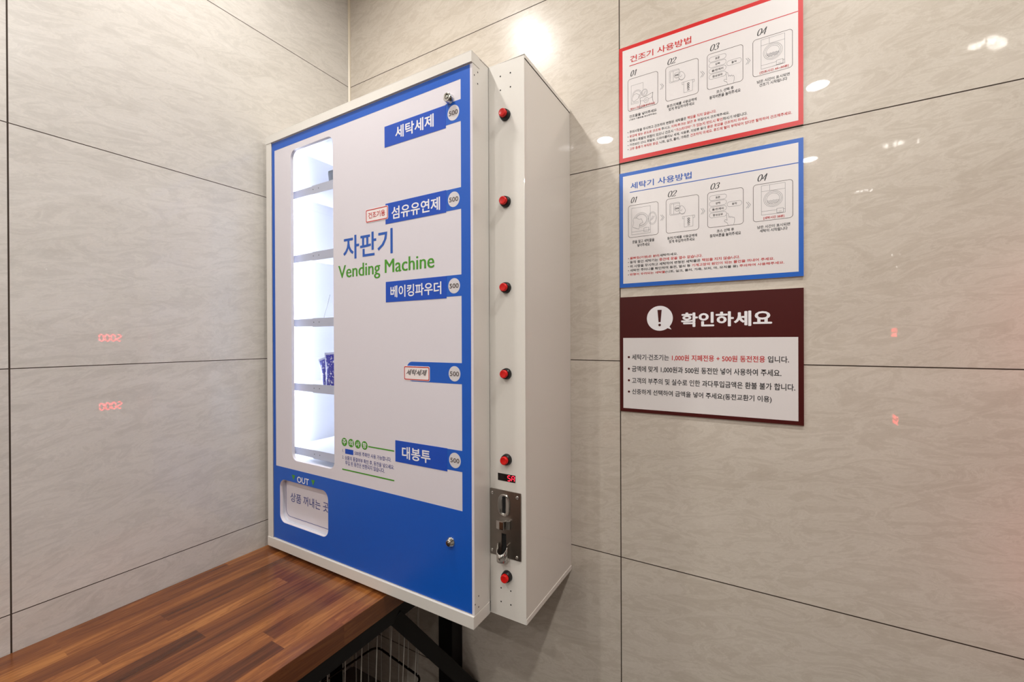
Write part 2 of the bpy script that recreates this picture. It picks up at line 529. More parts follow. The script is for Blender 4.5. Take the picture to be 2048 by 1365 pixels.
b = MB()
T = 0.002
b.flat_xy([[(0.0595, YF), (0.0595, YF + T), (X0 + T, YF + T), (X0 + T, -0.003), (X1 - T, -0.003), (X1 - T, YC + T), (XD, YC + T), (XD, YC), (X1, YC), (X1, -0.001), (X0, -0.001), (X0, YF)]], Z1 - 0.0015, Z0 + 0.0015)
b.flat_xy([[(X0, YF), (XD, YF), (XD, YC), (X1, YC), (X1, -0.001), (X0, -0.001)]], Z1, Z1 - 0.002)
b.flat_xy([[(X0, YF), (XD, YF), (XD, YC), (X1, YC), (X1, -0.001), (X0, -0.001)]], Z0 + 0.002, Z0)
b.box(XD - 0.006, XD - 0.0008, -0.345, -0.3115, 0.7500, 2.2060)
cab = obj('cabinet', b, M['steel_white'], vm, bevel=0.0008)
# top cap and bottom tray: bent lips round the door box
b = MB()
b.flat_xy([[(X0, YF - 0.0012), (XD + 0.0012, YF - 0.0012), (XD + 0.0012, -0.356), (XD, -0.356), (XD - 0.001, -0.356), (XD - 0.001, YF + 0.0065), (X0, YF + 0.0065)]], Z1 + 0.0008, 2.1815)
b.flat_xy([[(X0 - 0.001, YF - 0.0012), (XD + 0.0012, YF - 0.0012), (XD + 0.0012, YC), (X1 + 0.0012, YC - 0.0008), (X1 + 0.0012, -0.0015), (X0 - 0.001, -0.0015)]], Z1 + 0.0016, Z1 + 0.0002)
b.box(X1 - 0.001, X1 + 0.0014, YC + 0.001, -0.0015, Z1 - 0.0085, Z1 + 0.001)
b.box(X1 + 0.0001, X1 + 0.0004, YC + 0.001, -0.0015, Z1 - 0.0103, Z1 - 0.0083, 1)
obj('top_cap', b, [M['steel_white'], M['hole']], vm, bevel=0.0008)
b = MB()
b.flat_xy([[(X0, YF - 0.0018), (XD + 0.0014, YF - 0.0018), (XD + 0.0014, YC - 0.004), (XD - 0.001, YC - 0.004), (XD - 0.001, YF + 0.0065), (X0, YF + 0.0065)]], 0.7515, Z0 - 0.0008)
b.box(X1 - 0.001, X1 + 0.0016, YC + 0.0005, -0.0015, Z0, Z0 + 0.0145)
obj('bottom_tray', b, M['steel_white'], vm, bevel=0.0010)
# the dark mounting and seam holes
for x, z in ((0.984, 2.1738), (0.984, 2.1365), (1.015, 2.1738), (1.015, 2.1365), (0.9798, 0.796), (0.9798, 0.7591), (1.010, 0.796), (1.010, 0.7591)):
    b = MB(); b.disc(x, z, 0.0020, YC - 0.0003); obj('screw_hole', b, M['hole'], cab)

# door: one bent sheet with the window and the hatch cut out
WIN = rrect(*mm(170.5, 395.8, 1048, 2129.5), 0.026)
HAT = rrect(*mm(98.3, 362.8, 818.5, 970.5), 0.028)
b = MB()
b.plate([rect2(0.052, XD, 0.7525, 2.1810), WIN[::-1], HAT[::-1]], YD, YD + 0.0105)
# right-hand return of the door, lower rear corner rounded
ret = [(YD + 0.0005, 0.7525), (-0.330, 0.7525), (-0.321, 0.7560), (-0.3145, 0.7650), (-0.3132, 0.775), (-0.3132, 2.2065), (-0.3565, 2.2065), (-0.3575, 2.1840), (-0.360, 2.1815), (YD + 0.0005, 2.1815)]
b.prism([[(p[0], p[1]) for p in ret]], XD + 0.0004, XD - 0.0025, lambda p, a: (a, p[0], p[1]), 1)
door = obj('door', b, [M['vinyl_white'], M['steel_white']], vm, bevel=0.0006)
b = MB()
for y, z in ((-0.3643, 2.1684), (-0.3798, 2.1531), (-0.3645, 2.1383), (-0.3704, 0.7943), (-0.3859, 0.7799), (-0.3707, 0.7656)):
    b = MB()
    b.add([(XD + 0.0007, y + 0.0018 * math.cos(q), z + 0.0022 * math.sin(q)) for q in (2 * math.pi * j / 14 for j in range(14))], [tuple(range(14))])
    obj('rivet_hole', b, M['hole'], door)

L1, L2, L3, L4 = YD - 0.0003, YD - 0.0006, YD - 0.0009, YD - 0.0012
TAGS = [(2034, 2095.5, 2040.5, 2097.5, 629.8), (1808, 1868, 1810.5, 1867, 632.3), (1577.8, 1637.8, 1581.8, 1638, 632), None, (1113, 1175, 1118.5, 1174.2, 667.5)]
COINS = [2068, 1838.9, 1609.7, 1376.2, 1146]
hole = [(75, 2150.5), (908.5, 2150.5)]
for i, t in enumerate(TAGS):
    if t:
        hole += [(908.5, t[3]), (858.5, t[3]), (858.5, t[2]), (908.5, t[2])]
    else:
        arc = [(734 - 20 * math.sin(math.radians(a)), 1385 + 20 * math.cos(math.radians(a))) for a in range(0, 91, 15)]
        arc += [(734 - 20 * math.cos(math.radians(a)), 1369.5 - 20 * math.sin(math.radians(a))) for a in range(0, 91, 15)]
        hole += [(908.5, 1405)] + arc + [(908.5, 1349.5)]
hole += [(908.5, 1015.5), (75, 1015.5)]
b = MB()
b.plate([rect2(*mm(59.8, 938.3, 754, 2179)), [tuple(mm(*p)) for p in hole], rrect(*mm(97.3, 363.8, 817.5, 971.5), 0.029)[::-1]], L1, YD)
obj('blue_border', b, M['vinyl_blue'], door)
NAMES = ['세탁세제', '섬유유연제', '베이킹파우더', None, '대봉투']
TXT = [(674, 817, 2049, 2084.5), (657.5, 838, 1818.5, 1854), (651.6, 841, 1590.5, 1624.5), None, (694.6, 800, 1125.5, 1161)]
for t, nme, x in zip(TAGS, NAMES, TXT):
    if not t:
        continue
    b = MB()
    b.plate([rect2(*mm(t[4], 858.8, t[0], t[1]))], L2, YD, 0)
    write(b, [(nme, 1)], *x, L3, bold=0.02)
    obj('product_label', b, [M['vinyl_deep'], M['ink_white']], door)
for z in COINS:
    b = MB()
    b.plate([[(0.8845 + 0.0193 * math.cos(q), z / 1000 + 0.0203 * math.sin(q)) for q in (2 * math.pi * j / 40 for j in range(40))]], L2, YD, 0)
    write(b, [('500', 1)], 869.5, 899.5, z - 6.2, z + 6.2, L3, bold=0.012)
    obj('price_badge', b, [M['coin'], M['ink_brown']], door)
def sticker(x0, x1, z0, z1, text, box, ink, name, shear):
    b = MB()
    b.plate([rrect(*mm(x0, x1, z0, z1), 0.005)], L3, YD, 0)
    b.add(*ring(rrect(*mm(x0 + 1.5, x1 - 1.5, z0 + 1.5, z1 - 1.5), 0.004), rrect(*mm(x0 + 4, x1 - 4, z0 + 4, z1 - 4), 0.0025), L4), 1)
    write(b, [(text, 2)], *box, L4, bold=0.012, shear=shear)
    return obj(name, b, [M['sticker'], M['ink_red'], ink], door)
def ring(outer, inner, y):
    n = len(outer)
    return [(p[0], y, p[1]) for p in outer + inner], [(i, (i + 1) % n, n + (i + 1) % n, n + i) for i in range(n)]
sticker(548.5, 643.5, 1822.5, 1863, '건조기용', (560, 631, 1834.5, 1852.5), M['ink_red'], 'handwritten_sticker', -0.1)
sticker(703, 799.5, 1352, 1393, '세탁세제', (713, 790, 1366.5, 1383.5), M['ink_black'], 'handwritten_sticker', 0.35)

b = MB(); write(b, '자판기', 445, 660.3, 1720.5, 1793.5, L1, bold=0.016); obj('title_lettering', b, M['ink_blue'], door)
b = MB()
for k, o in enumerate((-1.0, -0.4, 0.4, 1.0)):
    write(b, 'Vending Machine', 421 + o, 816 + o, 1651.5, 1704, L1 - 0.00005 * k)
obj('title_lettering', b, M['vinyl_green'], door)
# small caution notice
b = MB()
for x, ch in ((445.2, '주'), (476.5, '의'), (507.4, '사'), (537.8, '항')):
    b.disc(x / 1000, 1.1436, 0.0132, L1, 0, 28)
    write(b, [(ch, 1)], x - 8, x + 8, 1135.5, 1152, L2, bold=0.02)
b.rect(*mm(554, 662.5, 1140.3, 1144.2), L1, 0)
b.rect(*mm(434, 662.5, 1053.8, 1057.8), L1, 0)
write(b, [('1.', 2)], 436, 442, 1111, 1120, L1)
b.rect(*mm(448.6, 486.7, 1107, 1122.6), L1, 3)
write(b, [('500원 주화만 사용 가능합니다.', 2)], 493, 650, 1108.5, 1121.5, L1, bold=0.01)
write(b, [('2.', 2)], 434.5, 442, 1090, 1099, L1)
write(b, [('상품의 품절여부 확인 후, 동전을 넣으세요.', 2)], 447, 662, 1087, 1101, L1, bold=0.01)
write(b, [('투입 된 동전은 반환되지 않습니다.', 2)], 449, 623, 1071.5, 1085.5, L1, bold=0.01)
obj('caution_notice', b, [M['vinyl_green'], M['ink_white'], M['ink_navy'], M['vinyl_deep']], door)
b = MB()
write(b, [('OUT', 0)], 199, 263.8, 975, 996, L2, bold=0.016)
for x0, x1, xm in ((168.5, 188.2, 178), (276.5, 296.5, 286.5)):
    b.fill([tuple(mm(x0, 996.8)), tuple(mm(xm, 978)), tuple(mm(x1, 996.8))], L2, 1)
obj('outlet_lettering', b, [M['ink_white'], M['vinyl_green']], door)

# hatch: recessed flap in a steel surround
YH = YD + 0.020
b = MB()
n = len(HAT)
out = [(p[0], p[1]) for p in rrect(*mm(97.8, 363.3, 818.0, 971.0), 0.0285)]
vs = [(p[0], YD + 0.0004, p[1]) for p in out] + [(p[0], YH + 0.004, p[1]) for p in out]
b.add(vs, [(i, (i + 1) % n, n + (i + 1) % n, n + i) for i in range(n)], 0, True)
obj('hatch_surround', b, M['shelf'], door)
b = MB()
b.plate([rrect(*mm(92, 372, 812, 978), 0.03)], YH, YH + 0.003, 0)
b.add(*ring(rrect(*mm(101, 380, 833, 990), 0.026), rrect(*mm(102.8, 380, 834.8, 990), 0.0245), YH - 0.0003), 1)
write(b, [('상품 꺼내는 곳', 1)], 129, 338.5, 889.5, 922, YH - 0.0004, bold=0.004)
flap = obj('hatch_flap', b, [M['vinyl_white'], M['ink_navy']], vm)
# window pane
b = MB(); b.plate([rrect(*mm(163, 403, 1040, 2137), 0.03)], YD + 0.0112, YD + 0.0132); obj('window_pane', b, M['glass'], door)

# locks
def lock(x, z, d, r0, r1, tub):
    b = MB()
    b.lathe((x, YD, z), [(r0 + 0.0012, 0), (r0 + 0.0012, 0.002), (r0, 0.0035), (r1, d - 0.001), (r1 - 0.001, d), (0.0066, d)], 'y', 28, 0)
    b.lathe((x, YD, z), [(0.0066, d), (0.0066, d - 0.0012), (0.0050, d - 0.0012)], 'y', 28, 1)
    b.lathe((x, YD, z), [(0.0050, d - 0.0012), (0.0050, d), (0.0001, d)], 'y', 28, 0 if tub else 2)
    if tub:
        b.box(x - 0.001, x + 0.001, YD - d - 0.0003, YD - d, z + 0.0052, z + 0.0085, 1)
    else:
        b.box(x - 0.0008, x + 0.0008, YD - d - 0.0002, YD - d + 0.001, z - 0.0035, z + 0.0035, 1)
    return obj('lock', b, [M['chrome'], M['hole'], M['brushed']], door)
lock(0.8735, 2.1062, 0.0150, 0.0119, 0.0119, True)
lock(0.8695, 0.9260, 0.012, 0.0125, 0.0085, False)

# lit display compartment behind the window
b = MB()
XI0, XI1, YB, ZI0, ZI1 = 0.060, 0.470, -0.060, 1.030, 2.190
yo = YD + 0.0138
b.add([(XI0, yo, ZI0), (XI0, yo, ZI1), (XI0, YB, ZI1), (XI0, YB, ZI0)], [(0, 1, 2, 3)])
b.add([(XI1, yo, ZI0), (XI1, YB, ZI0), (XI1, YB, ZI1), (XI1, yo, ZI1)], [(0, 1, 2, 3)])
b.add([(XI0, YB, ZI0), (XI0, YB, ZI1), (XI1, YB, ZI1), (XI1, YB, ZI0)], [(0, 1, 2, 3)])
b.add([(XI0, yo, ZI1), (XI1, yo, ZI1), (XI1, YB, ZI1), (XI0, YB, ZI1)], [(0, 1, 2, 3)])
b.add([(XI0, yo, ZI0), (XI0, YB, ZI0), (XI1, YB, ZI0), (XI1, yo, ZI0)], [(0, 1, 2, 3)])
inner = obj('display_compartment', b, M['liner'], vm)
YS = -0.352
SHELF_Z = [2.0041, 1.7732, 1.5425, 1.3123, 1.0822]
for z in SHELF_Z:
    b = MB()
    b.box(0.1020, 0.440, YS, YS + 0.0015, z - 0.0265, z)
    b.box(0.1020, 0.440, YS + 0.0015, YB - 0.002, z - 0.004, z - 0.0025)
    b.box(0.2378, 0.4405, YS - 0.0014, YS + 0.0002, z - 0.0285, z + 0.0015)
    for x in (0.2440, 0.2735):
        b.disc(x, z - 0.0125, 0.0019, YS - 0.0017, 1, 14)
    obj('shelf', b, [M['shelf'], M['hole']], inner)
b = MB(); b.tube([(0.0745, -0.332, 1.045), (0.0745, -0.332, 2.165)], 0.0062, 12); obj('led_tube', b, M['tube'], inner)
b = MB(); b.box(0.0605, 0.1015, YS, YS + 0.0012, 1.035, 2.185); obj('added_led_shield', b, M['shelf'], inner)  # unseen plate added to keep the tube's light off the shelf fronts
b = MB(); b.tube([(0.266, -0.33, 1.543), (0.272, -0.33, 1.560), (0.290, -0.33, 1.598), (0.300, -0.33, 1.625)], 0.0007, 6); obj('wire', b, M['brushed'], inner)

# button column: push buttons, readout, coin acceptor
def push_button(z):
    x = 0.9998
    b = MB()
    b.lathe((x, YC, z), [(0.0152, 0.0), (0.0150, 0.003), (0.0132, 0.0115), (0.0118, 0.0125), (0.0112, 0.0105), (0.0108, 0.0105)], 'y', 32)
    o = obj('push_button', b, M['black'], vm)
    b = MB()
    b.lathe((x, YC, z), [(0.0108, 0.008), (0.0108, 0.0180), (0.0098, 0.0198), (0.0080, 0.0196), (0.0055, 0.0190), (0.0001, 0.0190)], 'y', 32)
    obj('button_cap', b, M['red_cap'], o)
for z in (2.0650, 1.8338, 1.6048, 1.3752, 1.1460, 0.8336):
    push_button(z)
b = MB()
b.plate([rect2(*mm(971.2, 1025.4, 1086.6, 1106))], YC - 0.0006, YC, 0)
rd = obj('led_readout', b, M['screen'], vm)
SEG = {'a': ((0, 1), (1, 1)), 'b': ((1, 1), (1, .5)), 'c': ((1, .5), (1, 0)), 'd': ((0, 0), (1, 0)), 'e': ((0, .5), (0, 0)), 'f': ((0, 1), (0, .5)), 'g': ((0, .5), (1, .5))}
def seven(b, x0, x1, z0, z1, on, fn, w):
    for k in on:
        (ax, az), (bx, bz) = SEG[k]
        def P(u, v):
            return x0 + (u + 0.12 * v) / 1.12 * (x1 - x0), z0 + v * (z1 - z0)
        A, B = Vector(P(ax, az)), Vector(P(bx, bz))
        d = (B - A).normalized(); n2 = Vector((-d.y, d.x)) * w / 2
        A, B = A + d * w * 0.45, B - d * w * 0.45
        q = [A - n2, B - n2, B + n2, A + n2]
        b.add([fn(p) for p in q], [(0, 1, 2, 3)])
b = MB()
fn = lambda p: (p.x, YC - 0.0009, p.y)
seven(b, 1.0018, 1.0105, 1.0895, 1.1030, 'afgcd', fn, 0.0019)
seven(b, 1.0140, 1.0232, 1.0895, 1.1030, 'abcefg', fn, 0.0019)
obj('digits', b, M['led_red'], rd)

YP = YC - 0.003
b = MB()
SLOT2 = rect2(*mm(983.9, 998.2, 888.5, 946))
b.plate([rrect(*mm(946.8, 1043, 883.3, 1061.9), 0.002, 3), SLOT2[::-1]], YP, YC, 0)
b.box(*mm(982, 1000), YC - 0.0002, YC - 0.0001, 0.886, 0.948, 1)
acc = obj('coin_acceptor', b, [M['brushed'], M['hole']], vm, bevel=0.0009)
b = MB()
N = 40
def oval(rx, rz):
    return [(0.9921 + rx * math.copysign(abs(math.cos(q)) ** 0.85, math.cos(q)), 1.0235 + rz * math.copysign(abs(math.sin(q)) ** 0.72, math.sin(q))) for q in (2 * math.pi * j / N for j in range(N))]
prof = [(0.0188, 0.0298, 0.0), (0.0182, 0.0292, 0.0035), (0.0165, 0.0275, 0.0045), (0.0150, 0.026, 0.0036), (0.0105, 0.0235, 0.0012), (0.0056, 0.0225, 0.0006)]
vs = [(p[0], YP - d, p[1]) for rx, rz, d in prof for p in oval(rx, rz)]
fs = [(i * N + j, i * N + (j + 1) % N, (i + 1) * N + (j + 1) % N, (i + 1) * N + j) for i in range(len(prof) - 1) for j in range(N)]
b.add(vs, fs, 0, True)
b.rect(*mm(987, 996.6, 1001.8, 1045.5), YP - 0.0014, 1)
obj('coin_slot', b, [M['chrome'], M['hole']], acc)
b = MB()
b.prism([[(0.975, YP), (0.975, YP - 0.0135), (0.9865, YP - 0.0165), (0.9985, YP - 0.0165), (1.0005, YP - 0.0145), (1.0005, YP)]], 0.984, 0.962, lambda p, a: (p[0], p[1], a))
b.prism([[(1.0035, YP), (1.0035, YP - 0.0095), (1.0125, YP - 0.0080), (1.0140, YP)]], 0.986, 0.963, lambda p, a: (p[0], p[1], a))
b.prism([[(1.0002, YP), (1.0002, YP - 0.004), (1.0040, YP - 0.004), (1.0040, YP)]], 0.984, 0.964, lambda p, a: (p[0], p[1], a))
obj('reject_lever', b, M['chrome'], acc, bevel=0.0012)
b = MB()
K = 16
rows = []
for (ro, top) in ((0.0155, None), (0.0128, None)):
    for j in range(K + 1):
        q = math.pi * j / K
        px = 0.9912 - ro * math.cos(q)
        py = YP - 0.008 - 1.15 * ro * math.sin(q)
        zt = 0.9175 - 0.0175 * math.sin(q) ** 0.7
        rows.append(((px, py, 0.8785), (px, py, zt)))
vs = [p for r in rows for p in r]
fs = []
for j in range(K):
    a, c = 2 * j, 2 * (j + 1); d, e = 2 * (K + 1 + j), 2 * (K + 2 + j)
    fs += [(a, a + 1, c + 1, c), (d, e, e + 1, d + 1), (a + 1, d + 1, e + 1, c + 1), (a, c, e, d)]
b.add(vs, fs, 0, True)
for sx in (-1, 1):
    b.box(0.9912 + sx * 0.0142 - 0.0014, 0.9912 + sx * 0.0142 + 0.0014, YP - 0.009, YP, 0.8785, 0.921, 0)
b.plate([rect2(0.979, 1.0035, 0.8790, 0.8810)], YP - 0.018, YP - 0.001, 1)
obj('coin_return_cup', b, [M['chrome'], M['hole']], acc)
for x, z in ((955, 1050.5), (1032.5, 1050), (954.2, 894.5), (1031, 891.8)):
    b = MB(); b.lathe((x / 1000, YP, z / 1000), [(0.0048, 0), (0.0046, 0.0012), (0.0034, 0.0024), (0.0016, 0.003), (0.0001, 0.0031)], 'y', 18)
    obj('screw', b, M['chrome'], acc)

# ------------------------------------------------------------------ goods on the shelves
def pouch(name, label, x, y, z, w, h, d, lean, rz, mats):
    """a filled film sachet: bulging body, flat sealed edges all round"""
    b = MB()
    nu, nv = 12, 16
    Rm = Matrix.Rotation(rz, 4, 'Z') @ Matrix.Rotation(lean, 4, 'Y')
    def pt(i, j, sgn):
        u, v = i / nu, j / nv
        e = max(0.0, 1 - abs(2 * u - 1) ** 3) * max(0.0, 1 - abs(2 * v - 0.86) ** 3.2 if v < 0.93 else 0.0)
        wid = w * (1 - 0.05 * math.sin(math.pi * v)) * (1 + 0.03 * math.sin(9 * v))
        q = Rm @ Vector(((u - 0.5) * wid, sgn * (0.0006 + d / 2 * e * (1.25 - 0.6 * v)), v * h))
        return (x + q.x, y + q.y, z + q.z)
    for sgn in (-1, 1):
        vs = [pt(i, j, sgn) for j in range(nv + 1) for i in range(nu + 1)]
        for j in range(nv):
            for i in range(nu):
                f = (j * (nu + 1) + i, j * (nu + 1) + i + 1, (j + 1) * (nu + 1) + i + 1, (j + 1) * (nu + 1) + i)
                edge = i in (0, nu - 1) or j in (nv - 1,)
                b.add([vs[k] for k in (f if sgn < 0 else f[::-1])], [(0, 1, 2, 3)], 1 if edge else 0, True)
    o = obj(name, b, mats)
    bm = bmesh.new(); bm.from_mesh(o.data); bmesh.ops.remove_doubles(bm, verts=bm.verts, dist=0.00015); bm.to_mesh(o.data); bm.free()
    return tag(o, label, 'pouch')
pouch('detergent_pouch', 'dark teal pouch on the top shelf inside the machine window', 0.236, -0.245, SHELF_Z[0] - 0.0025, 0.110, 0.104, 0.03, 0.0, 0.0, [M['pouch_dark'], M['pouch_dark']])
pouch('detergent_pouch', 'blue pouch leaning at the left on the fourth shelf of the machine window', 0.2985, -0.335, SHELF_Z[3] - 0.0020, 0.058, 0.100, 0.012, -0.27, 0.0, [M['pouch_blue'], M['pouch_edge']])
pouch('detergent_pouch', 'taller blue pouch cut off by the right edge of the machine window', 0.3345, -0.3455, SHELF_Z[3] - 0.0022, 0.072, 0.116, 0.009, -0.06, 0.0, [M['pouch_blue'], M['pouch_edge']])

# ------------------------------------------------------------------ signs on the rear wall
YS0, YSF = -0.0005, -0.0050
I1, I2 = YSF - 0.0003, YSF - 0.0006
SX0, SX1 = 1219.2, 1680.6
def board(label, z0, z1, face, top_in, zi0, cat='sign'):
    b = MB()
    b.plate([rect2(*mm(SX0, SX1, z0, z1))], YSF, YS0, 1, 2)
    b.rect(*mm(SX0 + 10.2, SX1 - 10.4, zi0, top_in), YSF - 0.00015, 0)
    o = obj('instruction_sign', b, [M['board'], face, M['board_edge']])
    return tag(o, label, cat)

def spline(pts, n=6, closed=False):
    P = [Vector((p[0], p[1])) for p in pts]
    m = len(P); out = []
    for i in range(m if closed else m - 1):
        p0 = P[(i - 1) % m] if closed or i > 0 else P[0]
        p1, p2 = P[i], P[(i + 1) % m]
        p3 = P[(i + 2) % m] if closed or i + 2 < m else P[-1]
        for k in range(n):
            t = k / n
            out.append(0.5 * ((2 * p1) + (p2 - p0) * t + (2 * p0 - 5 * p1 + 4 * p2 - p3) * t * t + (3 * p1 - p0 - 3 * p2 + p3) * t ** 3))
    if not closed:
        out.append(P[-1])
    return [(p.x, p.y) for p in out]

DIG = {'0': (1, [(.5 + .40 * math.cos(a * math.pi / 8), .5 + .5 * math.sin(a * math.pi / 8)) for a in range(16)]),
       '1': (0, [(.30, .84), (.56, .98), (.56, .02)]),
       '2': (2, [(.14, .74), (.24, .94), (.52, 1.0), (.80, .90), (.84, .70), (.62, .42), (.30, .16), (.06, .02), (.34, .06), (.70, .0), (.90, .14)]),
       '3': (2, [(.16, .82), (.36, .99), (.66, .98), (.80, .80), (.66, .58), (.42, .53), (.72, .48), (.86, .28), (.72, .06), (.40, .0), (.12, .14)]),
       '4': (0, [(.70, .0), (.70, 1.0), (.06, .30), (.96, .30)])}
def numeral(b, txt, x0, x1, z0, z1, y, mi):
    x0, x1, z0, z1 = mm(x0, x1, z0, z1)
    h = z1 - z0; sl = 0.30 * h
    w = (x1 - x0 - sl) / 2
    for i, ch in enumerate(txt):
        kind, pts = DIG[ch]
        if kind == 1:
            pts = spline(pts, 3, True)
        elif kind == 2:
            pts = spline(pts, 4)
        q = [(x0 + w * (i + p[0] * 0.96) + sl * p[1], z0 + h * p[1]) for p in pts]
        b.stroke(q, h * 0.15, y, mi, closed=(kind == 1), nib=h * 0.04)

def sp(*pts):
    return [tuple(mm(*p)) for p in pts]
def circ(x, z, rx, rz=None, n=28):
    rz = rz or rx
    return [(x / 1000 + rx / 1000 * math.cos(2 * math.pi * j / n), z / 1000 + rz / 1000 * math.sin(2 * math.pi * j / n)) for j in range(n)]

def guide(dz, face, ink, label, title, dryer):
    """how-to board: title, four numbered step panels with arrows, captions, rules.  z in mm of the washer board + dz"""
    s = board(label, 1622.3 + dz, 1968.4 + dz, face, 1957.8 + dz, 1634.2 + dz)
    w = 0.0006
    def Zs(*p):
        return [(x / 1000, (z + dz) / 1000) for x, z in p]
    def C(x, z, rx, rz=None, n=28):
        return circ(x, z + dz, rx, rz, n)
    b = MB()
    write(b, title, 1252.2, 1422, 1916 + dz, 1935 + dz, I1, bold=0.016)
    b.rect(*mm(1249.6, 1670.1, 1906.0 + dz, 1908.2 + dz), I1, 0)
    obj('title_lettering', b, ink, s)
    for txt, x0, x1, z0, z1 in (('01', 1251.8, 1275, 1874.6, 1890.8), ('02', 1357, 1385, 1874.1, 1890.1), ('03', 1468.3, 1495.4, 1875.4, 1891.4), ('04', 1579.9, 1606, 1876.6, 1893)):
        b = MB(); numeral(b, txt, x0, x1, z0 + dz, z1 + dz, I1, 0); obj('step_number', b, M['ink_black'], s)
    for x0, zc in ((1338.6, 1818), (1446, 1819.7), (1555.8, 1819)):
        b = MB()
        for o in (0, 4.0):
            b.stroke(Zs((x0 + o, zc + 8), (x0 + o + 5.6, zc), (x0 + o, zc - 8)), 0.0009, I1, 0)
        obj('step_arrow', b, M['ink_grey'], s)
    def frame(b, x0, x1, z0, z1):
        o = rrect(*mm(x0, x1, z0 + dz, z1 + dz), 0.008)
        i = rrect(*mm(x0 + 1.1, x1 - 1.1, z0 + dz + 1.1, z1 + dz - 1.1), 0.007)
        b.add(*ring(o, i, I1), 0)
    PM = [M['ink_grey'], M['ink_grey'], M['ink_red'], M['ink_black']]
    PM[0] = M['ink_brown']
    # 01: laundry into the drum
    b = MB(); frame(b, 1245, 1332.4, 1770.6, 1867.4)
    if dryer:
        b.stroke(Zs((1255, 1846), (1290, 1846), (1290, 1826)), w, I1, 1); b.stroke(Zs((1255, 1846), (1255, 1790), (1278, 1790)), w, I1, 1)
        b.stroke(Zs((1255, 1794), (1278, 1794)), w, I1, 1)
        for r in (13, 10):
            b.stroke(C(1272, 1816, r), w, I1, 1, True)
        b.fill(Zs(*[(1258, 1808), (1262, 1816), (1270, 1819), (1279, 1813), (1276, 1803), (1264, 1797), (1258, 1800)]), I2 + 0.0002, 4)
        b.stroke(Zs((1258, 1808), (1262, 1816), (1270, 1819), (1279, 1813), (1276, 1803), (1264, 1797), (1258, 1800)), w, I2, 1, True)
        for rx, rz in ((8.5, 10.5), (6.6, 8.4)):
            b.stroke(C(1294, 1815, rx, rz), w, I1, 1, True)
        b.stroke(Zs((1290, 1811), (1296, 1819)), w, I1, 1); b.stroke(Zs((1292, 1809.5), (1298, 1817.5)), w, I1, 1)
        bag = [(1281, 1802), (1298, 1803), (1318, 1809), (1316, 1795), (1320, 1775), (1300, 1777), (1278, 1770.5 + 2), (1282, 1786)]
        b.fill(Zs(*bag), I2 + 0.0002, 4); b.stroke(Zs(*bag), 0.0008, I2, 3, True)
        b.stroke(Zs((1281, 1793), (1292, 1792)), w, I2, 1); b.stroke(Zs((1306, 1793), (1317, 1796)), w, I2, 1)
        b.stroke(C(1299, 1791, 6.8, 7.4, 10), w, I2, 1, True); b.stroke(C(1299, 1791, 3, 2.4), w, I2, 1, True)
        write(b, [('[필요시 건조시트를 넣어주세요]', 2)], 1252, 1323.5, 1772.8 + dz, 1780 + dz, I2, bold=0.012)
    else:
        b.stroke(Zs((1255, 1858), (1309.7, 1858), (1309.7, 1779), (1255, 1779)), w, I1, 1, True)
        b.stroke(Zs((1255, 1787), (1309.7, 1788)), w, I1, 1)
        for r in (21, 17.5, 15.5):
            b.stroke(C(1283, 1820.3, r), w, I1, 1, True)
        cl = [(1259.5, 1822), (1262, 1828), (1271, 1827), (1277, 1822), (1284, 1823), (1288, 1812), (1279, 1808), (1276.5, 1793.6), (1258, 1801.5), (1261, 1814)]
        b.fill(Zs(*cl), I2 + 0.0002, 4); b.stroke(Zs(*cl), w, I2, 1, True)
        for rx, rz in ((12.3, 18.5), (9.8, 15.5)):
            b.stroke(C(1315.4, 1820.6, rx, rz), w, I1, 1, True)
        for o in (0, 3, 6):
            b.stroke(Zs((1309 + o, 1813 + o * .6), (1316 + o, 1827 - o * .2)), w, I1, 1)
        b.stroke(Zs((1291, 1795), (1305, 1795.5), (1305, 1784), (1291, 1783.5)), w, I1, 1, True)
    obj('step_panel', b, PM + [M['board']], s)
    # 02: coins and notes
    b = MB(); frame(b, 1353.2, 1440.6, 1769.9, 1868.9)
    b.stroke(rrect(*mm(1363.8, 1390.2, 1820.5 + dz, 1855 + dz), 0.003, 3), w, I1, 1, True)
    b.stroke(rrect(*mm(1366.5, 1390.2, 1823 + dz, 1852 + dz), 0.002, 3), w, I1, 1, True)
    b.stroke(Zs((1374.5, 1852), (1374.5, 1823)), w, I1, 1)
    b.fill(C(1384, 1838, 7.6), I2 + 0.0002, 4); b.stroke(C(1384, 1838, 7.6), w, I2, 1, True)
    write(b, [('500', 3)], 1378.5, 1389.5, 1835.7 + dz, 1840.3 + dz, I2 - 0.0002, bold=0.02)
    hd = spline([(1391, 1842), (1396, 1844), (1402, 1838), (1405.5, 1829), (1402, 1822), (1395, 1821), (1390, 1827), (1388.5, 1834)], 4, True)
    b.fill(Zs(*hd), I2 - 0.0001, 4); b.stroke(Zs(*hd), w, I2 - 0.0003, 1, True)
    b.stroke(Zs(*spline([(1393, 1842), (1391, 1833), (1394, 1829), (1397, 1834)], 4)), w, I2 - 0.0003, 1)
    b.stroke(Zs((1402, 1806), (1398, 1806), (1397.5, 1812.5), (1429.6, 1812.5), (1429.6, 1806), (1425.5, 1805)), w, I1, 1)
    b.stroke(Zs((1402, 1812.5), (1402.4, 1782.2), (1425.1, 1782.6), (1425.2, 1812.5)), w, I1, 1)
    c0 = len(b.v)
    write(b, [('1000', 3)], 1403, 1424, 1793.5 + dz, 1800 + dz, I1, bold=0.015)
    cx, cz = 1.4137, (1797 + dz) / 1000
    b.v[c0:] = [(cx - (p[2] - cz), p[1], cz + (p[0] - cx)) for p in b.v[c0:]]
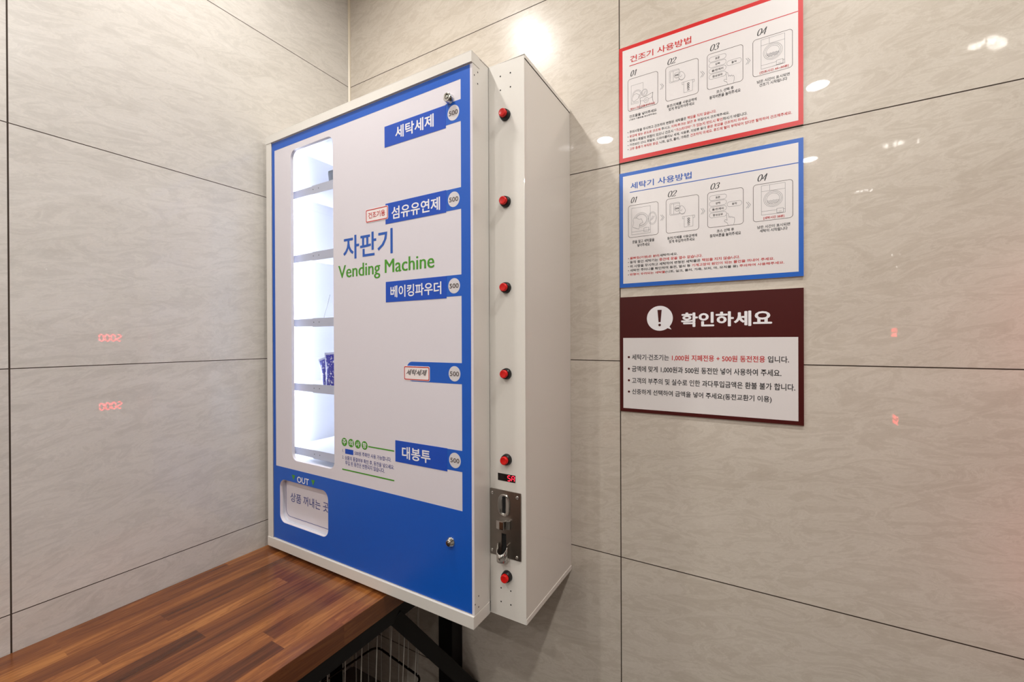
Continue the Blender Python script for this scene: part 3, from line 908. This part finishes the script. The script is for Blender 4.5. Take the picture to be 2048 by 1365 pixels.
    obj('step_panel', b, PM + [M['board']], s)
    # 03: course keys
    b = MB(); frame(b, 1462, 1549.4, 1770.9, 1868.5)
    for t, x, z, hw, tw in (('표준', 1488, 1851.6, 21, 5.6), ('강력', 1488, 1836, 21, 5.6), ('울/란제리', 1488, 1820.2, 21, 14), ('합성섬유', 1488, 1804.4, 21, 12.5), ('동작', 1528, 1828, 17.4, 6)):
        b.stroke(rrect(*mm(x - hw, x + hw, z - 6.6 + dz, z + 6.6 + dz), 0.0062, 5), w, I1, 1, True)
        write(b, [(t, 3)], x - tw, x + tw, z - 3.0 + dz, z + 3.0 + dz, I1, bold=0.015)
    hand = [(1513, 1772), (1510, 1780), (1504, 1783.5), (1503.8, 1787), (1507, 1788), (1510.5, 1785.5), (1508.6, 1803), (1510.6, 1805), (1512.8, 1803.5), (1515, 1792.5), (1517.5, 1795.5), (1519.5, 1791.5), (1522, 1794.5), (1524, 1790.5), (1526.5, 1792.5), (1528.3, 1788), (1528, 1780), (1526, 1772)]
    b.fill(Zs(*hand), I2 + 0.0002, 4); b.stroke(Zs(*hand), w, I2, 1)
    obj('step_panel', b, PM + [M['board']], s)
    # 04: running machine
    b = MB(); frame(b, 1571.1, 1658.8, 1771.4, 1868.8)
    b.stroke(Zs((1590.1, 1863.3), (1642, 1863.3), (1642, 1787.4), (1590.1, 1787.4)), w, I1, 1, True)
    b.stroke(Zs((1590.1, 1848.3), (1642, 1848.3)), w, I1, 1); b.stroke(Zs((1608.5, 1863), (1608.5, 1848.3)), w, I1, 1)
    b.stroke(Zs((1590.1, 1796.6), (1642, 1796.6)), w, I1, 1)
    for r in (20.7, 17.6, 14.2):
        b.stroke(C(1616, 1826.2, r), w, I1, 1, True)
    for o in (0, 3.2, 6.4):
        xs = [1602.5 + 27 * i / 16 for i in range(17)] if o < 6 else [1606 + 20 * i / 16 for i in range(17)]
        b.stroke(Zs(*[(x, 1822 - o + 1.0 * math.sin((x - 1602) * 0.95)) for x in xs]), 0.0007 if not dryer else 0.0011, I1, 1)
    b.fill(Zs((1624, 1799.5), (1638, 1799.5), (1638, 1788.5), (1624, 1788.5)), I2 + 0.0002, 4)
    b.stroke(Zs((1624, 1799.5), (1638, 1799.5), (1638, 1788.5), (1624, 1788.5)), w, I2, 1, True)
    b.stroke(Zs((1628, 1792), (1634, 1792)), w, I2, 1)
    if dryer:
        write(b, [('[건조시간 45~50분]', 2)], 1587.1, 1650, 1774.8 + dz, 1782 + dz, I2, bold=0.012)
    else:
        write(b, [('[세탁시간 38분]', 2)], 1594.6, 1640, 1774.7 + dz, 1782.3 + dz, I2, bold=0.012)
    obj('step_panel', b, PM + [M['board']], s)
    # captions
    caps = [[('동전/지폐를 사용금액에', 1356.8, 1435.4, 1751.6, 1760), ('맞게 투입하여주세요', 1361.6, 1429.6, 1741, 1750)],
            [('코스 선택 후', 1485, 1526.8, 1755.4, 1764), ('동작버튼을 눌러주세요', 1468, 1543, 1743.6, 1753)],
            [('남은 시간이 표시되면', 1580.7, 1652.2, 1752.6, 1760.6), ('건조기 시작됩니다' if dryer else '세탁이 시작됩니다', 1586, 1647, 1742.4, 1750.8)]]
    if dryer:
        caps.insert(0, [('건조물을 넣어주세요', 1249.4, 1328, 1750.5, 1759.2), ('(사용전 거름망을 청소해주세요)', 1248.8, 1328, 1742, 1747.5)])
    else:
        caps.insert(0, [('문을 열고 세탁물을', 1257.2, 1320.6, 1752.3, 1761.8), ('넣어주세요', 1271.6, 1307.5, 1741, 1750.5)])
    for cp in caps:
        b = MB()
        for t, x0, x1, z0, z1 in cp:
            write(b, t, x0, x1, z0 + dz, z1 + dz, I1, bold=0.018)
        obj('caption', b, M['ink_black'], s)
    # rules
    if dryer:
        rules = [([('주의사항을 무시하고 건조하여 변형된 세탁물은 ', 0), ('책임을 지지 않습니다.', 1)], 1484.6, 2083.5, 2092),
                 ([('옷감에 맞는 온도로 건조해', 1), (' 주시고, ', 0), ('지퍼/후크는 잠근 후', 1), (' 뒤집어서 건조해주세요.', 0)], 1516.6, 2070.5, 2078.5),
                 ([('화재나 폭발의 위험이 있으니 건조시 ', 0), ('“가스라이터” 가 있는지 반드시 확인', 1), ('하시기 바랍니다.', 0)], 1558.4, 2057, 2065.8),
                 ([('가연성인 신나, 휘발유, 드라이클리닝 세제, 식용류, 지방류 등이 ', 0), ('묻은 옷감을 건조하지 마세요.', 1)], 1560.1, 2044.8, 2053),
                 ([('고무 종류가 부착된 옷감,', 1), (' 니트, 실크, 폴리, 가죽은 ', 0), ('건조하지 마세요. 후드에 털이 부착되어 있다면 탈착하여 건조해주세요.', 1)], 1656.6, 2032.2, 2041)]
    else:
        rules = [([('물빠짐(이염)은 분리', 1), ('세탁하세요.', 0)], 1384.6, 1704.5, 1713),
                 ([('동작 중인 세탁기는 ', 0), ('중간에 문을 열수 없습니다.', 1)], 1449.1, 1693, 1701.4),
                 ([('위 사항을 무시하고 세탁하여 변형된 세탁물은 ', 0), ('책임을 지지 않습니다.', 1)], 1540.4, 1680.5, 1688.8),
                 ([('세탁전 주머니를 확인하여 동전, 열쇠 등 ', 0), ('기계고장의 원인이 되는 물건을 꺼내어 주세요.', 1)], 1618.4, 1668.3, 1676.4),
                 ([('변형이 우려되는 세탁물', 1), ('(니트, 실크, 폴리, 가죽, 모피, 마, 모직물 등) ', 0), ('주의하여 사용해주세요.', 1)], 1640.1, 1655.8, 1664)]
    b = MB()
    for seg, xe, z0, z1 in rules:
        b.disc(1.2453, (z0 + z1) / 2000, 0.0013, I1, 0, 12)
        write(b, seg, 1249.8, xe, z0, z1, I1, bold=0.02)
    obj('rules_lettering', b, [M['ink_black'], M['ink_red']], s)
guide(379.0, M['board_red'], M['ink_red'], 'red-bordered Korean instruction board, topmost of the three signs on the tiled wall', '건조기 사용방법', True)
guide(0.0, M['board_blue'], M['ink_blue'], 'blue-bordered Korean instruction board between the red and the maroon sign', '세탁기 사용방법', False)

b = MB()
b.plate([rect2(*mm(SX0, SX1, 1247.9, 1593.2))], YSF, YS0, 1, 2)
b.rect(*mm(1228.6, 1669, 1258, 1470), YSF - 0.00015, 0)
ns = tag(obj('notice_sign', b, [M['board'], M['board_maroon'], M['board_edge']]), 'maroon Korean notice with a white exclamation bubble, lowest of the three signs', 'sign')
b = MB(); write(b, '확인하세요', 1394.5, 1612, 1500.5, 1539.8, I1, bold=0.035); obj('title_lettering', b, M['ink_white'], ns)
b = MB()
b.disc(1.3350, 1.5265, 0.0362, I1, 0, 48)
b.fill(sp((1350, 1500), (1366, 1511), (1362, 1502), (1367.5, 1493.5)), I1 - 0.00006, 0)
b.fill(sp((1328.9, 1551), (1332.0, 1515.5), (1337.6, 1515.5), (1340.8, 1551)), I2, 1)
b.disc(1.3348, 1.5072, 0.0037, I2, 1, 20)
obj('exclamation_bubble', b, [M['ink_white'], M['board_maroon']], ns)
b = MB()
for seg, xe, z0, z1 in (([('세탁기·건조기는 ', 0), ('1,000원 지폐전용 + 500원 동전전용', 1), (' 입니다.', 0)], 1649.4, 1403.2, 1421),
                        ([('금액에 맞게 1,000원과 500원 동전만 넣어 사용하여 주세요.', 0)], 1633, 1368, 1386.5),
                        ([('고객의 부주의 및 실수로 인한 과다투입금액은 환불 불가 합니다.', 0)], 1662.4, 1333.5, 1351.2),
                        ([('신중하게 선택하여 금액을 넣어 주세요(동전교환기 이용)', 0)], 1611.6, 1299, 1317.5)):
    b.disc(1.2455, (z0 + z1) / 2000, 0.0033, I1, 2, 18)
    write(b, seg, 1254.7, xe, z0, z1, I1, bold=0.016)
obj('notice_lettering', b, [M['ink_black'], M['ink_red'], M['board_maroon']], ns)

# ------------------------------------------------------------------ wooden bench on a black frame
ZB, ZBU, XE = 0.706, 0.6455, 0.6212
tb = thing('wooden_table', 'butcher-block wooden counter on a black steel frame under the vending machine', 'table', (0.31, -1.2, 0.0))
b = MB(); b.box(0.001, XE, -2.60, -0.0125, ZBU, ZB); obj('tabletop', b, M['wood'], tb, bevel=0.002)
def bar(p, q, w, h, ref=(0, 0, 1)):
    p, q = Vector(p), Vector(q)
    t = (q - p).normalized(); r = Vector(ref)
    a = t.cross(r).normalized(); c = a.cross(t)
    b = MB()
    vs = [e + a * sx * w / 2 + c * sz * h / 2 for e in (p, q) for sx, sz in ((-1, -1), (1, -1), (1, 1), (-1, 1))]
    b.add(vs, [(3, 2, 1, 0), (4, 5, 6, 7), (0, 1, 5, 4), (1, 2, 6, 5), (2, 3, 7, 6), (3, 0, 4, 7)])
    return b
FZ = ZBU - 0.0225
for x in (0.595, 0.03):
    obj('frame_rail', bar((x, -2.58, FZ), (x, -0.0005, FZ), 0.045, 0.045), M['frame_black'], tb, bevel=0.002)
for y in (-2.55,):
    obj('cross_rail', bar((0.055, y, FZ), (0.572, y, FZ), 0.045, 0.045), M['frame_black'], tb, bevel=0.002)
b = MB(); b.box(0.553, 0.616, -0.0645, -0.0015, 0.0, ZBU - 0.0455); obj('leg', b, M['frame_black'], tb, bevel=0.002)
b = MB(); b.box(0.003, 0.066, -0.16, -0.097, 0.0, ZBU - 0.0455); obj('leg', b, M['frame_black'], tb, bevel=0.002)
for x in (0.003, 0.553):
    b = MB(); b.box(x, x + 0.063, -2.578, -2.515, 0.0, ZBU - 0.0455); obj('leg', b, M['frame_black'], tb, bevel=0.002)
obj('brace', bar((0.597, -0.335, 0.612), (0.6715, -0.022, 0.193), 0.045, 0.045), M['frame_black'], tb, bevel=0.002)
b = MB(); b.box(0.640, 0.712, -0.0085, -0.001, 0.09, 0.205); b.box(0.650, 0.694, -0.040, -0.008, 0.165, 0.195); obj('wall_plate', b, M['frame_black'], tb, bevel=0.0015)

# ------------------------------------------------------------------ wire basket under it
wb = thing('wire_basket', 'wire laundry basket with a dark rounded rim standing under the wooden counter', 'basket', (0.50, -0.36, 0.0))
def loop(z, x0, x1, y0, y1, r, ang):
    c, s_ = math.cos(ang), math.sin(ang)
    px, py = 0.350, -0.150
    return [(px + (x - px) * c - (y - py) * s_, py + (x - px) * s_ + (y - py) * c, z) for x, y in rrect(x0, x1, y0, y1, r, 6)]
ANG = math.radians(-7)
def ringpts(z):
    k = (z - 0.06) / 0.54                 # tapers towards the foot
    g = 0.014 * (1 - k)
    return loop(z, 0.314 + g, 0.594 - g, -0.70 + g, -0.147 - g, 0.030, ANG)
for z, r, mt in ((0.575, 0.004, 'wire'), (0.300, 0.0038, 'wire_dark'), (0.06, 0.004, 'wire')):
    b = MB(); b.tube(ringpts(z), r, 8, closed=True); obj('rim', b, M[mt], wb)
b = MB()
def along(pts, d):
    n = len(pts); i = 0
    while True:
        p, q = Vector(pts[i % n]), Vector(pts[(i + 1) % n])
        L = (q - p).length
        if d <= L:
            return p + (q - p) * (d / L)
        d -= L; i += 1
A, Bt = ringpts(0.575), ringpts(0.06)
def length(pts):
    return sum((Vector(pts[i]) - Vector(pts[(i + 1) % len(pts)])).length for i in range(len(pts)))
la, lb = length(A), length(Bt)
NW = 30
wires = [(along(A, la * i / NW), along(Bt, lb * i / NW)) for i in range(NW)]
for p, q in wires:
    b = MB(); b.tube([p, q], 0.0018, 6); obj('upright_wire', b, M['wire'], wb)
b = MB()
for i in range(1, 8):
    t = i / 8
    a0, a1 = Vector(Bt[-1]).lerp(Vector(Bt[0]), 0), None
    y0 = -0.70 + 0.50 * t
    xs = 0.150 * t - 0.060
    b.tube([(0.312 + xs * 0.4 - 0.018, y0, 0.06), (0.540 + xs * 0.4 - 0.010, y0 - 0.027, 0.06)], 0.0017, 6)
obj('floor_grid', b, M['wire'], wb)

# ------------------------------------------------------------------ laundry machines across the aisle (mirrored in the tiles)
XM = 2.30
def laundry_machine(yc, zb, label, lit, upper):
    t = thing('laundry_machine', label, 'laundry machine', (XM + 0.36, yc, zb), 'laundry machines across the aisle')
    hw = 0.31
    zd, zp = (zb + 0.66, zb + 0.22) if upper else (zb + 0.38, zb + 0.735)
    b = MB(); b.box(XM, XM + 0.70, yc - hw, yc + hw, zb + 0.003, zb + 0.93); obj('body', b, M['appliance'], t, bevel=0.008)
    b = MB(); b.lathe((XM, yc, zd), [(0.235, 0.0), (0.235, 0.03), (0.22, 0.045), (0.17, 0.045), (0.165, 0.035)], 'x', 40); obj('door_ring', b, M['chrome'], t)
    b = MB(); b.lathe((XM, yc, zd), [(0.166, 0.034), (0.12, 0.05), (0.06, 0.058), (0.0001, 0.06)], 'x', 40); obj('door_glass', b, M['appliance_dark'], t)
    b = MB(); b.box(XM - 0.012, XM + 0.001, yc - 0.28, yc + 0.28, zp, zp + 0.165); obj('control_panel', b, M['black'], t, bevel=0.003)
    yl, zl = lit
    b = MB()
    for i, on in enumerate(('acdfg', 'abcdef', 'abcdef', 'abcdef')):
        y0 = yl + 0.060 - i * 0.031
        seven(b, y0, y0 - 0.023, zl - 0.022, zl + 0.022, on, lambda p: (XM - 0.0125, p.x, p.y), 0.0075)
    obj('led_digits', b, M['led_red_big'], t)
    return t
M['led_red_big'] = mat('bright_red_led_segment', (255, 20, 40), 0.5, emit=(1.0, 0.03, 0.05), estr=32.0)
laundry_machine(-0.35, 0.20, 'lower stacked laundry machine whose red digits shine low in the left wall tiles', (-0.143, 1.020), False)
laundry_machine(-0.35, 1.14, 'upper stacked laundry machine whose red digits shine high in the left wall tiles', (-0.143, 1.491), True)
laundry_machine(-2.16, 0.20, 'lower stacked laundry machine whose red digits shine low in the tiles right of the signs', (-2.00, 0.985), False)
laundry_machine(-2.16, 1.14, 'upper stacked laundry machine whose red digits shine high in the tiles right of the signs', (-2.02, 1.500), True)

# rippled stainless fascia above the machines
m = mat('rippled_stainless_fascia', (190, 188, 184), 0.06, metal=1.0)
k = NT(m)
tc = k.n('ShaderNodeTexCoord'); sp_ = k.n('ShaderNodeSeparateXYZ'); k.put(sp_.inputs[0], tc.outputs['Object'])
bp = k.n('ShaderNodeBump'); bp.inputs['Strength'].default_value = 1.0; bp.inputs['Distance'].default_value = 0.012
k.put(bp.inputs['Height'], k.noise(k.xyz(sp_.outputs[0], k.m('MULTIPLY', sp_.outputs[1], 3.4), k.m('MULTIPLY', sp_.outputs[2], 2.2)), 1.0, 2, 0.5, 0.4))
k.put(m.node_tree.nodes['Principled BSDF'].inputs['Normal'], bp.outputs['Normal'])
b = MB(); b.box(XM, XM + 0.04, RY + 0.01, -0.002, 2.10, RZ - 0.001); struct('trim_2', b, m)
